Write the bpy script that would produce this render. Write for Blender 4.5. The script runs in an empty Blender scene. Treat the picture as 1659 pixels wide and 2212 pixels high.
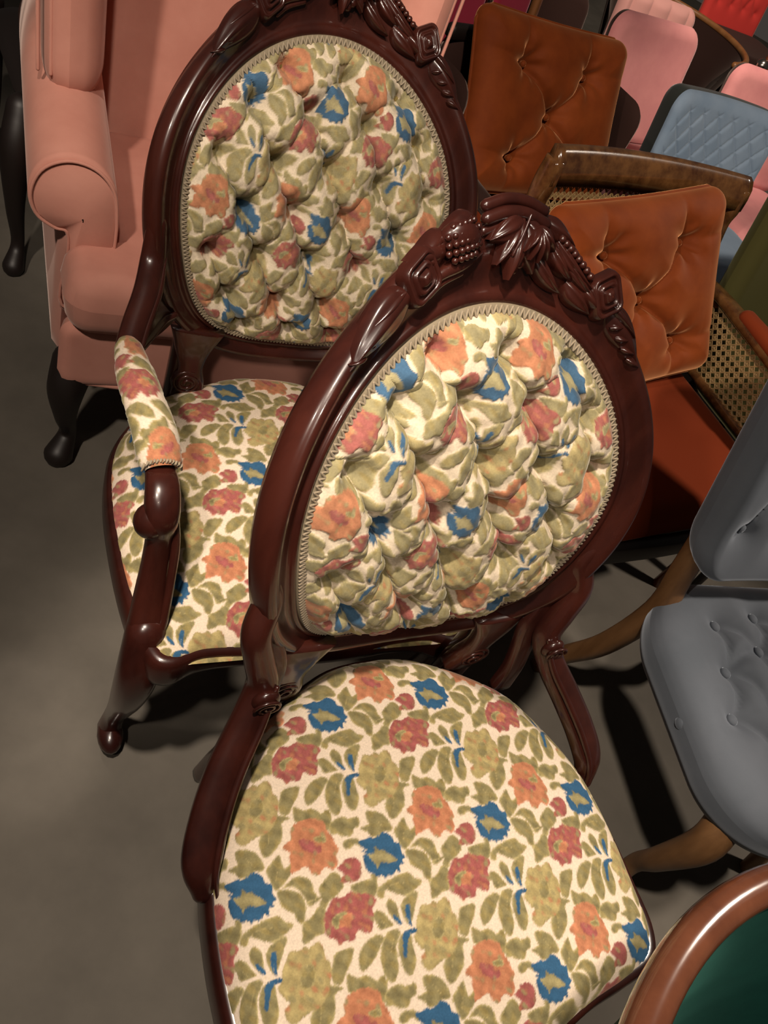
import bpy, math, random
import numpy as np
from mathutils import Matrix, Vector
random.seed(4); rng = np.random.default_rng(4)
S = bpy.context.scene; COL = S.collection
pi = math.pi

# ------------------------------------------------------------------ camera
PITCH, ROLL, CAMH, FPX = 0.8078, 0.5375, 1.4188, 1698.7
_d = np.array([0, math.cos(PITCH), -math.sin(PITCH)]); _r = np.array([1., 0, 0]); _u = np.array([0, math.sin(PITCH), math.cos(PITCH)])
_R = math.cos(ROLL)*_r + math.sin(ROLL)*_u; _U = -math.sin(ROLL)*_r + math.cos(ROLL)*_u
cam = bpy.data.cameras.new('camera'); camo = bpy.data.objects.new('camera', cam); COL.objects.link(camo)
cam.sensor_fit = 'VERTICAL'; cam.sensor_height = 36; cam.lens = FPX*36/2212; cam.clip_start = .02; cam.clip_end = 60
M = Matrix.Identity(4)
for i in range(3):
    M[i][0] = _R[i]; M[i][1] = _U[i]; M[i][2] = -_d[i]
M[2][3] = CAMH
camo.matrix_world = M; S.camera = camo

# ------------------------------------------------------------------ world, lamps, exposure
S.view_settings.view_transform = 'Standard'; S.view_settings.look = 'None'
S.view_settings.gamma = 1; S.view_settings.use_curve_mapping = False; S.view_settings.exposure = 0.0
w = bpy.data.worlds.new('world'); S.world = w; w.use_nodes = True
bg = w.node_tree.nodes['Background']; bg.inputs[0].default_value = (1.0, .86, .74, 1); bg.inputs[1].default_value = .046

def spot(name, loc, aim, power, size, blend=.5, radius=.06, color=(1, .86, .72)):
    l = bpy.data.lights.new(name, 'SPOT'); l.energy = power; l.spot_size = math.radians(size); l.spot_blend = blend
    l.shadow_soft_size = radius; l.color = color
    o = bpy.data.objects.new(name, l); COL.objects.link(o); o.location = loc
    o.rotation_euler = (Vector(aim)-Vector(loc)).to_track_quat('-Z', 'Y').to_euler()
    return o
spot('key_or_added_spot', (-.50, -1.0, 3.2), (-.66, 1.12, .4), 270, 31, .6, .07)
spot('key_or_added_spot', (-1.66, -2.2, 3.2), (.26, 2.0, .8), 230, 24, .4, .07)
spot('key_or_added_spot', (-.45, -.2, 3.3), (.16, .46, .5), 425, 27, .5, .07)
spot('key_or_added_spot', (.45, -1.7, 3.1), (.04, .78, .84), 150, 15, .5, .07)  # added to light the front chair's tufted back head-on
spot('key_or_added_spot', (.3, -.6, 3.2), (.03, 2.6, .7), 300, 33, .5, .07)  # added to light the rust cushions and the chairs behind them
spot('key_or_added_spot', (2.3, 1.7, 3.2), (.85, 1.1, .2), 330, 34, .6, .1)
spot('key_or_added_spot', (-2.2, 1.6, 3.2), (-.345, .468, 0), 200, 4.2, .4, .03)  # narrow cone added for a bright patch on the left floor
spot('key_or_added_spot', (.2, -.7, 3.2), (-.80, 1.5, .75), 185, 20, .6, .05)  # added to brighten the wing chair's inside back
spot('key_or_added_spot', (1.65, 2.1, 3.2), (.54, .34, .8), 300, 15, .5, .14)  # added for the highlight along the tub chair's rail
spot('key_or_added_spot', (2.56, 4.26, 3.2), (.36, 1.86, .87), 300, 8, .5, .14)  # added for the highlight streak on the burr walnut rail
spot('key_or_added_spot', (.9, .2, 3.2), (.34, 3.05, .55), 330, 17, .6, .08)  # added to brighten the blue and pink chairs
spot('key_or_added_spot', (.1, 2.9, 3.2), (.2, 5.2, .6), 330, 60, .5, .07)  # added to lift the dark far corner with the red chair

# ------------------------------------------------------------------ materials
def mat(name, col, rough=.6, sheen=0, sheen_tint=None, coat=0, spec=.5, noise=None, bump=None, attr=None, metal=0, col2=None, scale=30, mixpos=(.35, .65), stretch=None):
    m = bpy.data.materials.new(name); m.use_nodes = True; nt = m.node_tree; N = nt.nodes; L = nt.links; b = N['Principled BSDF']
    b.inputs['Base Color'].default_value = (*col, 1); b.inputs['Roughness'].default_value = rough; b.inputs['Metallic'].default_value = metal
    b.inputs['Specular IOR Level'].default_value = spec
    if sheen:
        b.inputs['Sheen Weight'].default_value = sheen; b.inputs['Sheen Roughness'].default_value = .35
        b.inputs['Sheen Tint'].default_value = (*(sheen_tint or (1, 1, 1)), 1)
    if coat:
        b.inputs['Coat Weight'].default_value = coat; b.inputs['Coat Roughness'].default_value = .08
    tc = N.new('ShaderNodeTexCoord'); vec = tc.outputs['Object']
    if stretch:
        mp = N.new('ShaderNodeMapping'); mp.inputs['Scale'].default_value = stretch; L.new(vec, mp.inputs[0]); vec = mp.outputs[0]
    if attr:
        a = N.new('ShaderNodeAttribute'); a.attribute_name = attr
        n = N.new('ShaderNodeTexNoise'); n.inputs['Scale'].default_value = 420; n.inputs['Detail'].default_value = 2; L.new(vec, n.inputs['Vector'])
        hs = N.new('ShaderNodeMix'); hs.data_type = 'RGBA'; hs.blend_type = 'MULTIPLY'
        rp = N.new('ShaderNodeValToRGB'); rp.color_ramp.elements[0].color = (.86, .86, .86, 1); rp.color_ramp.elements[1].color = (1.1, 1.1, 1.1, 1)
        rp.color_ramp.elements[0].position = .3; rp.color_ramp.elements[1].position = .7
        L.new(n.outputs['Fac'], rp.inputs[0]); hs.inputs[0].default_value = .8; L.new(a.outputs['Color'], hs.inputs[6]); L.new(rp.outputs[0], hs.inputs[7])
        L.new(hs.outputs[2], b.inputs['Base Color'])
    if col2:
        n = N.new('ShaderNodeTexNoise'); n.inputs['Scale'].default_value = scale; n.inputs['Detail'].default_value = 6; n.inputs['Roughness'].default_value = .6
        L.new(vec, n.inputs['Vector'])
        rp = N.new('ShaderNodeValToRGB'); rp.color_ramp.elements[0].color = (*col, 1); rp.color_ramp.elements[1].color = (*col2, 1)
        rp.color_ramp.elements[0].position = mixpos[0]; rp.color_ramp.elements[1].position = mixpos[1]
        L.new(n.outputs['Fac'], rp.inputs[0]); L.new(rp.outputs[0], b.inputs['Base Color'])
    if bump:
        n2 = N.new('ShaderNodeTexNoise'); n2.inputs['Scale'].default_value = bump[0]; n2.inputs['Detail'].default_value = 3; L.new(vec, n2.inputs['Vector'])
        bp = N.new('ShaderNodeBump'); bp.inputs['Strength'].default_value = bump[1]; bp.inputs['Distance'].default_value = bump[2]
        L.new(n2.outputs['Fac'], bp.inputs['Height']); L.new(bp.outputs[0], b.inputs['Normal'])
    return m
MAHOG = mat('dark_mahogany', (.018, .0044, .0033), .27, coat=.3, spec=.38, col2=(.042, .0098, .0062), scale=14, stretch=(1, 1, .25))
FLORAL = mat('floral_cut_velvet', (.5, .4, .3), .85, sheen=.32, sheen_tint=(1, .97, .82), spec=.15, attr='Col', bump=(900, .25, .0006))
GIMP = mat('gimp_braid', (.255, .205, .14), .7, sheen=.2, spec=.2, bump=(1500, .3, .0005))
GIMPD = mat('gimp_ground', (.17, .135, .085), .8)
PEACH = mat('peach_upholstery', (.46, .20, .152), .85, sheen=.3, sheen_tint=(1, .8, .72), spec=.15, col2=(.52, .24, .185), scale=9, bump=(700, .2, .0006))
RUST = mat('rust_velvet', (.155, .030, .0062), .7, sheen=.9, sheen_tint=(1, .48, .22), spec=.1, col2=(.21, .044, .0085), scale=12, bump=(600, .15, .0006))
RUSTSEAT = mat('rust_seat_cloth', (.19, .030, .0085), .9, sheen=.15, sheen_tint=(1, .5, .3), spec=.1, bump=(800, .3, .0006))
WALNUT = mat('burr_walnut', (.05, .017, .006), .16, coat=.8, col2=(.16, .07, .022), scale=26)
CANE = mat('woven_cane', (.30, .19, .08), .5)
CHESTNUT = mat('reddish_brown_wood', (.12, .028, .009), .3, coat=.3, col2=(.2, .055, .016), scale=18, stretch=(1, 1, .3))
GREY = mat('slate_grey_velvet', (.105, .12, .142), .75, sheen=.7, sheen_tint=(.8, .88, 1), spec=.1, col2=(.125, .14, .165), scale=8, bump=(700, .15, .0006))
OAK = mat('brown_oak', (.12, .055, .02), .45, col2=(.20, .10, .04), scale=30, stretch=(1, 1, .2))
BLUE = mat('dusty_blue_velvet', (.135, .185, .25), .75, sheen=.6, sheen_tint=(.8, .9, 1), spec=.1, col2=(.165, .215, .28), scale=12, bump=(500, .15, .0006))
SHELLSHADE = mat('shaded_shell', (.022, .025, .022), .9, sheen=.2, spec=.1)  # shade on the quilted chair's outer shell, put into its colour
PINK = mat('dusty_pink_velvet', (.56, .215, .215), .8, sheen=.5, sheen_tint=(1, .8, .8), spec=.1, col2=(.64, .26, .25), scale=9, bump=(500, .15, .0006))
PINKLITE = mat('pale_pink_velvet', (.55, .27, .24), .8, sheen=.5, sheen_tint=(1, .85, .8), spec=.1)
BROWN = mat('dark_brown_cloth', (.03, .014, .011), .9, sheen=.3, sheen_tint=(1, .8, .7), spec=.1, bump=(400, .3, .001))
GREEN = mat('emerald_velvet', (.0025, .030, .024), .9, sheen=.05, sheen_tint=(.3, 1, .8), spec=.1, col2=(.003, .036, .028), scale=40, bump=(900, .2, .0006))
REDWOOD = mat('polished_red_brown_wood', (.085, .028, .014), .16, coat=.8, col2=(.13, .045, .022), scale=16, stretch=(1, 1, .25))
MAGENTA = mat('magenta_velvet', (.45, .03, .07), .8, sheen=.5, sheen_tint=(1, .5, .6), spec=.1)
RED = mat('red_velvet', (.75, .06, .05), .75, sheen=.5, sheen_tint=(1, .5, .4), spec=.1)
OLIVE = mat('olive_velvet', (.062, .056, .017), .85, sheen=.4, sheen_tint=(.9, .9, .5), spec=.1)
BLACKWOOD = mat('near_black_wood', (.009, .005, .004), .5)
HONEY = mat('honey_wood', (.22, .085, .025), .4, col2=(.3, .13, .045), scale=20, stretch=(1, 1, .2))
CHROME = mat('bright_metal', (.5, .45, .4), .2, metal=1)
CONC = mat('bare_concrete', (.074, .065, .053), .75, spec=.25, col2=(.132, .116, .095), scale=2.6, mixpos=(.3, .7), bump=(60, .12, .002))

# ------------------------------------------------------------------ mesh helpers
def unit(v):
    v = np.asarray(v, float); return v/(np.linalg.norm(v, axis=-1, keepdims=True)+1e-12)
class MB:
    def __init__(s): s.V = []; s.F = []; s.n = 0
    def add(s, V, F):
        V = np.asarray(V, float).reshape(-1, 3); s.V.append(V)
        for f in F:
            f = np.asarray(f, int)
            if len(f): s.F.append(f+s.n)
        s.n += len(V)
    def grid(s, P, cu=False, cv=False, cap0=False, cap1=False):
        nu, nv = P.shape[:2]; V = [P.reshape(-1, 3)]
        iu = np.arange(nu if cu else nu-1); iv = np.arange(nv if cv else nv-1); a, b = np.meshgrid(iu, iv, indexing='ij')
        a2 = (a+1) % nu; b2 = (b+1) % nv
        F = [np.stack([a*nv+b, a2*nv+b, a2*nv+b2, a*nv+b2], -1).reshape(-1, 4)]
        k = nu*nv
        for flag, row in ((cap0, 0), (cap1, nu-1)):
            if flag:
                V.append(P[row].mean(0)[None]); j = np.arange(nv); j2 = (j+1) % nv
                t = np.stack([row*nv+j, row*nv+j2, np.full(nv, k)], -1) if row == 0 else np.stack([row*nv+j2, row*nv+j, np.full(nv, k)], -1)
                F.append(t); k += 1
        s.add(np.concatenate(V), F)
    def build(s, name, m, parent=None, smooth=True, label=None, kind=None, col=None):
        V = np.concatenate(s.V); me = bpy.data.meshes.new(name)
        sizes = np.concatenate([np.full(len(f), f.shape[1]) for f in s.F]); loops = np.concatenate([f.ravel() for f in s.F])
        me.vertices.add(len(V)); me.vertices.foreach_set('co', V.ravel().astype(np.float32))
        me.loops.add(len(loops)); me.loops.foreach_set('vertex_index', loops.astype(np.int32))
        me.polygons.add(len(sizes)); me.polygons.foreach_set('loop_start', np.concatenate([[0], np.cumsum(sizes)[:-1]]).astype(np.int32))
        me.update(calc_edges=True)
        me.polygons.foreach_set('use_smooth', np.full(len(sizes), smooth)); me.validate()
        if col is not None:
            at = me.color_attributes.new('Col', 'FLOAT_COLOR', 'POINT'); at.data.foreach_set('color', np.concatenate([col, np.ones((len(col), 1))], 1).ravel().astype(np.float32))
        me.materials.append(m)
        o = bpy.data.objects.new(name, me); COL.objects.link(o)
        if parent: o.parent = parent
        if label: o['label'] = label
        if kind: o['kind'] = kind
        return o
def thing(name, label, cat, loc=(0, 0, 0), yaw=0, group=None):
    o = bpy.data.objects.new(name, None); COL.objects.link(o); o.location = loc; o.rotation_euler = (0, 0, yaw); o.empty_display_size = .1
    o['label'] = label; o['category'] = cat
    if group: o['group'] = group
    return o
def copy_tree(o, parent=None):
    c = o.copy(); COL.objects.link(c)
    if parent: c.parent = parent
    for ch in list(o.children): copy_tree(ch, c)
    return c
def spline(P, n, closed=False):
    P = np.asarray(P, float); k = len(P)
    if closed: Q = np.concatenate([P[-1:], P, P[:2]]); t = np.linspace(0, k, n, endpoint=False)
    else: Q = np.concatenate([2*P[:1]-P[1:2], P, 2*P[-1:]-P[-2:-1]]); t = np.linspace(0, k-1, n)
    i = np.minimum(t.astype(int), k-1 if closed else k-2); f = (t-i)[:, None]
    a, b, c, d = Q[i], Q[i+1], Q[i+2], Q[i+3]
    return .5*((2*b)+(c-a)*f+(2*a-5*b+4*c-d)*f*f+(3*b-3*c+d-a)*f**3)
def tube(mb, pts, r, up=(0, 0, 1), n=14, closed=False, exp=2., res=None, ends=True, sm=True):
    """swept bar: r = per-point (half width, half height) or a number; height runs along `up`"""
    pts = np.asarray(pts, float); k = len(pts)
    if isinstance(r, tuple): r = np.tile(np.array(r, float), (k, 1))
    elif np.ndim(r) == 0: r = np.full((k, 2), float(r))
    else: r = np.array([(v, v) if np.ndim(v) == 0 else v for v in r], float)
    if sm:
        res = res or (k-1)*6+1; P = spline(pts, res, closed); rr = np.maximum(spline(r, res, closed), 1e-4)
    else: P, rr = pts, r
    T = unit(np.roll(P, -1, 0)-np.roll(P, 1, 0)) if closed else unit(np.gradient(P, axis=0))
    up = np.broadcast_to(np.asarray(up, float), P.shape); side = unit(np.cross(T, up)); u2 = np.cross(side, T)
    if ends and not closed:
        o0 = [(c, s_) for c, s_ in ((.35, .95), (.75, .66), (.94, .3))]
        P = np.concatenate([[P[0]-T[0]*rr[0].min()*s_ for c, s_ in o0], P, [P[-1]+T[-1]*rr[-1].min()*s_ for c, s_ in o0[::-1]]])
        rr = np.concatenate([[rr[0]*c for c, s_ in o0], rr, [rr[-1]*c for c, s_ in o0[::-1]]])
        side = np.concatenate([side[:1].repeat(3, 0), side, side[-1:].repeat(3, 0)]); u2 = np.concatenate([u2[:1].repeat(3, 0), u2, u2[-1:].repeat(3, 0)])
    a = np.arange(n)*2*pi/n; ca, sa = np.cos(a), np.sin(a); e = 2/exp
    ca = np.sign(ca)*np.abs(ca)**e; sa = np.sign(sa)*np.abs(sa)**e
    G = P[:, None]+side[:, None]*(ca[None, :, None]*rr[:, None, :1])+u2[:, None]*(sa[None, :, None]*rr[:, None, 1:])
    mb.grid(G, cu=closed, cv=True, cap0=not closed, cap1=not closed)
def ball(mb, c, r, n=10, ax=None):
    t = np.linspace(.001, pi-.001, n); p = np.arange(2*n-4)*2*pi/(2*n-4)
    D = np.stack([np.sin(t)[:, None]*np.cos(p), np.sin(t)[:, None]*np.sin(p), np.cos(t)[:, None]*np.ones_like(p)], -1)*np.asarray(r, float)
    if ax is not None: D = D@np.asarray(ax, float)
    mb.grid(D+np.asarray(c, float), cv=True)
def pad(mb, w, h, T, r, n=(40, 40), relief=None, frame=None, T2=None, shape=None, re=None, pw=.5):
    """upholstered slab: rounded outline w x h, front swelling T, back swelling T2, relief(x, z) added to the front"""
    u = np.sin(np.linspace(-1, 1, n[0])*pi/2*.86)/math.sin(pi/2*.86); v = np.sin(np.linspace(-1, 1, n[1])*pi/2*.86)/math.sin(pi/2*.86)
    X, Z = np.meshgrid(u*w/2, v*h/2, indexing='ij')
    qx = np.clip(X, -(w/2-r), w/2-r); qz = np.clip(Z, -(h/2-r), h/2-r); dx, dz = X-qx, Z-qz
    l2 = np.hypot(dx, dz)+1e-9; s = np.maximum(np.abs(dx), np.abs(dz))/l2; dx, dz = dx*s, dz*s
    X, Z = qx+dx, qz+dz; re = re or r
    e = np.minimum(np.minimum(w/2-np.abs(X), h/2-np.abs(Z)), r-np.hypot(dx, dz)+np.where(np.hypot(dx, dz) < 1e-6, 9, 0))
    e = np.clip(e/re, 0, 1); prof = (1-(1-e)**2)**pw
    f = T*prof
    if relief is not None: f = f+relief(X, Z)*np.clip(e*1.5, 0, 1)
    b = -(T if T2 is None else T2)*prof
    if shape is not None: X, Z = shape(X, Z)
    if frame is None: frame = lambda x, z, nn: np.stack([x, -nn, z], -1)
    A, B_ = frame(X, Z, f), frame(X, Z, b)
    mb.grid(A[::-1]); 
    ring = lambda G: np.concatenate([G[:-1, 0], G[-1, :-1], G[:0:-1, -1], G[0, :0:-1]])
    mb.grid(B_)
    return A


# ------------------------------------------------------------------ the room
fl = MB(); g = np.linspace(-1, 1, 60)
X, Y = np.meshgrid(g*6+.5, g*6+3, indexing='ij'); fl.grid(np.stack([X, Y, 0*X], -1))
o = fl.build('floor', CONC); o['kind'] = 'structure'; o['label'] = 'worn grey concrete floor'

# ------------------------------------------------------------------ floral cut velvet: one repeat drawn as outlines (0.1 mm units)
POLYS=[('L',[-881,804,-821,772,-755,731,-691,736,-623,701,-577,643,-489,672,-462,581,-526,449,-574,448,-601,515,-732,597,-836,611,-906,661]),
('L',[-514,490,-438,529,-338,540,-256,494,-144,487,-159,393,-240,370,-284,308,-377,319,-456,371,-529,391]),
('L',[-175,1382,-116,1307,-117,1206,-132,1110,-174,1137,-225,1234,-238,1321]),
('L',[-4,1331,114,1372,187,1354,122,1249,46,1132,-28,1067,-65,1160,-64,1260]),
('L',[-384,1308,-310,1281,-256,1192,-215,1115,-284,1108,-380,1117,-404,1197,-427,1252]),
('L',[-427,1072,-369,1024,-430,960,-503,885,-584,829,-693,782,-724,837,-705,925,-643,1002,-546,1055]),
('L',[-281,1066,-199,1061,-163,1019,-249,912,-273,792,-295,673,-374,580,-431,603,-463,703,-464,828,-425,927,-366,1008]),
('L',[-158,986,-55,992,-49,861,-56,719,-123,596,-178,580,-225,639,-237,751,-228,875]),
('L',[668,1035,787,1051,878,1022,815,916,734,833,664,750,581,770,575,870,620,961]),
('L',[454,767,542,763,662,701,562,676,538,569,490,470,401,399,296,348,248,407,251,530,301,596,425,645]),
('L',[394,1429,512,1474,614,1543,669,1495,628,1395,599,1276,509,1279,423,1246,343,1248,365,1330]),
('L',[657,1720,780,1809,873,1848,940,1776,947,1679,848,1605,738,1572,676,1511,621,1560,666,1624,527,1581,497,1624,583,1651,664,1643]),
('L',[253,208,312,253,428,330,441,250,463,168,551,191,540,118,440,39,372,-2,300,-12,272,98]),
('L',[399,-24,546,42,658,13,718,-63,718,-152,740,-231,628,-246,601,-180,563,-97,498,-35]),
('L',[321,-47,407,-48,510,-97,574,-158,591,-250,572,-346,522,-432,464,-402,446,-312,367,-248,329,-165]),
('L',[-16,522,92,493,186,423,233,319,239,242,183,226,121,243,26,209,-50,229,-92,300,-158,348,-88,359,-33,374,-40,452]),
('L',[-213,230,-268,260,-361,271,-419,236,-412,184,-344,172,-288,199,-246,180,-210,141]),
('L',[-475,-246,-374,-221,-280,-221,-196,-231,-187,-178,-132,-208,-150,-286,-163,-351,-231,-413,-336,-396,-409,-333]),
('L',[-149,-355,-74,-321,33,-296,136,-283,269,-285,325,-364,408,-415,338,-465,244,-494,155,-511,55,-468,-10,-422,-80,-388,-119,-459,-188,-425]),
('Y',[197,1214,275,1186,356,1210,396,1175,500,1211,548,1148,545,1046,587,968,561,857,519,752,452,671,360,613,269,604,175,581,79,551,14,607,13,701,80,747,34,807,-13,916,39,968,71,1059,136,1143]),
('L',[301,1019,388,1015,402,912,336,829,244,819,229,921]),
('B',[-225,218,-139,209,-85,224,-12,197,53,216,117,232,178,190,202,139,211,92,278,45,262,-24,265,-61,294,-113,239,-134,250,-173,190,-178,172,-251,126,-217,68,-264,18,-243,-23,-267,-66,-226,-122,-224,-155,-180,-197,-161,-221,-112,-228,-61,-235,-9,-207,54,-180,61,-216,100,-162,92,-213,157]),
('G',[-46,96,-13,51,48,34,82,-11,133,-54,175,-124,118,-122,60,-121,20,-95,-54,-96,-92,-135,-99,-83,-135,-23,-162,42,-84,34]),
('R',[-562,0,-501,24,-442,63,-363,62,-299,16,-281,-53,-295,-119,-344,-175,-411,-190,-499,-171,-564,-158,-535,-112,-490,-91,-524,-53]),
('O',[-983,550,-929,608,-832,625,-724,624,-613,578,-572,507,-564,430,-527,346,-518,271,-496,193,-544,135,-547,51,-616,2,-679,48,-742,39,-800,-6,-866,27,-889,103,-949,128,-1022,108,-1103,105,-1076,180,-1076,263,-1051,326,-1125,384,-1068,431,-1002,454]),
('R',[-922,417,-848,409,-771,358,-698,294,-699,237,-777,231,-842,271,-902,325]),
('L',[-745,394,-625,382,-611,327,-700,338]),
('R',[642,1428,719,1502,798,1578,904,1556,1016,1589,1091,1537,1197,1506,1280,1424,1204,1346,1193,1257,1125,1127,1040,1154,980,1193,903,1104,802,1135,743,1104,709,1181,648,1213,616,1273,632,1358]),
('O',[790,1377,892,1392,966,1340,878,1269,791,1287]),
('L',[716,1357,804,1411,881,1413,888,1384,813,1364,755,1269]),
('B',[-197,1218,-145,1172,-104,1095,-138,1095,-184,1156]),
('B',[-3,1262,37,1253,20,1155,1,1043,-31,1084,-38,1186]),
('B',[-143,982,-65,1011,34,1002,39,968,-57,960,-119,863,-163,763,-192,786,-165,891])]
VEINS=[[-36,1020,-163,1069,-332,1063,-442,1027],[-291,1085,-307,1139,-353,1200],[300,-12,417,-21,520,-71,563,-141],[330,68,378,175],[-44,1022,-10,1146],[-255,994,-338,841],[392,605,338,461],[-99,-397,45,-355,199,-385],[520,-71,648,-104],[62,409,136,284]]
LA, LB = np.array([.1622, 0.]), np.array([-.0124, .1877])
LI = np.linalg.inv(np.stack([LA, LB], 1))
CREAM = (.62, .51, .395)
PALETTE = dict(L=(.188, .160, .074), G=(.235, .20, .095), Y=(.32, .255, .110), B=(.026, .085, .165), R=(.27, .078, .070), O=(.375, .152, .078))
NX, NY = 640, 740
def make_tile():
    C = np.tile(np.array(CREAM), (NX, NY, 1)); Hh = np.zeros((NX, NY))
    N = sum(np.sin(2*pi*(fx*np.arange(NX)[:, None]/NX+fy*np.arange(NY)[None]/NY)+ph)*am for fx, fy, ph, am in
            [(int(rng.integers(18, 60)), int(rng.integers(-60, 60)), rng.random()*6, .28) for _ in range(24)])
    N2 = sum(np.sin(2*pi*(fx*np.arange(NX)[:, None]/NX+fy*np.arange(NY)[None]/NY)+ph)*.3 for fx, fy, ph in
             [(int(rng.integers(3, 14)), int(rng.integers(-14, 14)), rng.random()*6) for _ in range(14)])
    for kind, flat in POLYS:
        P = (np.array(flat, float).reshape(-1, 2)/1e4)@LI.T*[NX, NY]
        P = spline(P, len(P)*4, True)
        i0, j0 = np.floor(P.min(0)-3).astype(int); i1, j1 = np.ceil(P.max(0)+3).astype(int)
        I, J = np.meshgrid(np.arange(i0, i1), np.arange(j0, j1), indexing='ij')
        n = N[I % NX, J % NY]; x = I+1.3*n; y = J+1.3*np.roll(N, 37, 0)[I % NX, J % NY]
        ins = np.zeros(I.shape, bool); dmin = np.full(I.shape, 1e9)
        for a, b in zip(P, np.roll(P, -1, 0)):
            c = (a[1] > y) != (b[1] > y)
            ins ^= c & (x < (b[0]-a[0])*(y-a[1])/(b[1]-a[1]+1e-12)+a[0])
            e = b-a; t = np.clip(((x-a[0])*e[0]+(y-a[1])*e[1])/(e@e+1e-9), 0, 1)
            dmin = np.minimum(dmin, np.hypot(x-a[0]-t*e[0], y-a[1]-t*e[1]))
        sd = np.where(ins, dmin, -dmin)                       # in pixels of .25 mm
        al = np.clip((sd+(2.4 if kind in 'LYRO' else .8))/4+.5, 0, 1)[..., None]; I, J = I % NX, J % NY
        base = np.array(PALETTE[kind])*(1+.16*N2[I, J][..., None]*(.5 if kind == 'B' else 1))
        if kind == 'L': base = base*(1+.25*np.exp(-np.clip(sd, 0, 99)/5))[..., None]+np.array([.05, .03, .0])*np.clip(np.roll(N2, 90, 1)[I, J], 0, 1)[..., None]
        if kind == 'L':
            w_ = (.45*np.exp(-((sd-.2)/2.2)**2))[..., None]; base = base*(1-w_)+np.array([.46, .38, .17])*w_
        if kind == 'O': base = base*(1+.18*np.exp(-np.clip(sd, 0, 99)/9))[..., None]
        if kind in 'ORY':      # threads of other colours inside the blooms
            w_ = np.clip(np.roll(N2, 151, 0)[I, J]-.55, 0, 1)[..., None]*.9; base = base*(1-w_)+np.array(PALETTE['G'])*w_
            w_ = np.clip(np.roll(N2, 311, 1)[I, J]-.5, 0, 1)[..., None]*.8; base = base*(1-w_)+np.array(PALETTE['O'])*w_
        C[I, J] = C[I, J]*(1-al)+base*al
        Hh[I, J] = np.maximum(Hh[I, J], np.clip(sd/4+.5, 0, 1))
    for flat in VEINS:
        P = spline((np.array(flat, float).reshape(-1, 2)/1e4)@LI.T*[NX, NY], 600)
        for dx in (-1, 0, 1):
            for dy in (-1, 0, 1):
                I = (np.round(P[:, 0]).astype(int)+dx) % NX; J = (np.round(P[:, 1]).astype(int)+dy) % NY
                C[I, J] = C[I, J]*.9+np.array([.50, .40, .17])*.1; Hh[I, J] *= .97
    return C, Hh
TILE, TILEH = make_tile()
def sample(q):
    st = (q@LI.T) % 1.0; x = st[..., 0]*NX; y = st[..., 1]*NY
    i = np.floor(x).astype(int); j = np.floor(y).astype(int); fx = (x-i)[..., None]; fy = (y-j)[..., None]
    out = []
    for A in (TILE, TILEH[..., None]):
        g = lambda a, b: A[a % NX, b % NY]
        out.append((g(i, j)*(1-fx)+g(i+1, j)*fx)*(1-fy)+(g(i, j+1)*(1-fx)+g(i+1, j+1)*fx)*fy)
    return out[0], out[1][..., 0]
def floral(name, P, q, parent, pile=.0008, label=None, sheen_mix=None, closev=False):
    c, h = sample(q)
    n = unit(np.cross(np.gradient(P, axis=0), np.gradient(P, axis=1)))
    P = P+n*(pile*h)[..., None]
    if sheen_mix is not None:
        w_ = sheen_mix*np.clip((.74-(c.max(-1)-c.min(-1))/c.max(-1))/.12, .2, 1)[..., None]; c = c*(1-w_)+np.array([.40, .36, .225])*w_  # pile sheen painted in: mostly leaf and cream tones pulled together
    m = MB(); m.grid(P, cv=closev); return m.build(name, FLORAL, parent, col=c.reshape(-1, 3), label=label)

# ------------------------------------------------------------------ carved parlour chairs (local: x across, -y front, z up)
def B(x, z): return .2278+.266*(z-.5)-.6552*x*x+.8309*(z-.75)**2-.05193
def bp(x, z, n=0.):
    """point on the curved back: x across, z up, n proud of it"""
    x, z, n = np.broadcast_arrays(np.asarray(x, float), z, n)
    N = unit(np.stack([-1.3104*x, -np.ones_like(x), .266+1.6618*(z-.75)], -1))
    return np.stack([x, B(x, z), z], -1)+N*n[..., None]
RC = [.2164, .0268, .0076, 0, -.0052, .0022]; ZC = .7504
def rho(t): return sum(c*np.cos(k*t) for k, c in enumerate(RC))
def sm(a, b, x): t = np.clip((x-a)/(b-a), 0, 1); return t*t*(3-2*t)
def leaf(mb, x, z, n, ang, L, W, H=.008, rib=3, bend=0., nn=(14, 13), tipw=.6):
    """carved leaf lying on the back, base at (x, z), pointing along ang in the back's plane"""
    u = np.linspace(0, 1, nn[0])[:, None]; v = np.linspace(-1, 1, nn[1])[None]
    wd = W/2*(np.sin(pi*np.clip(u, .02, .98)**tipw)**.8)
    a = ang+bend*(u-.3); cx = x+np.cumsum(np.cos(a)*L/(nn[0]-1), 0)-np.cos(a)*L/(nn[0]-1); cz = z+np.cumsum(np.sin(a)*L/(nn[0]-1), 0)-np.sin(a)*L/(nn[0]-1)
    px = cx-np.sin(a)*wd*v; pz = cz+np.cos(a)*wd*v
    prof = np.sqrt(np.clip(1-v**2, 0, 1)); hn = n+H*prof*np.sin(pi*np.clip(.12+.8*u, 0, 1))**.7+.0016*np.cos(rib*pi*v)*prof*np.sin(pi*u)-.004*(1-prof)
    mb.grid(bp(px, pz, hn))
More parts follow.
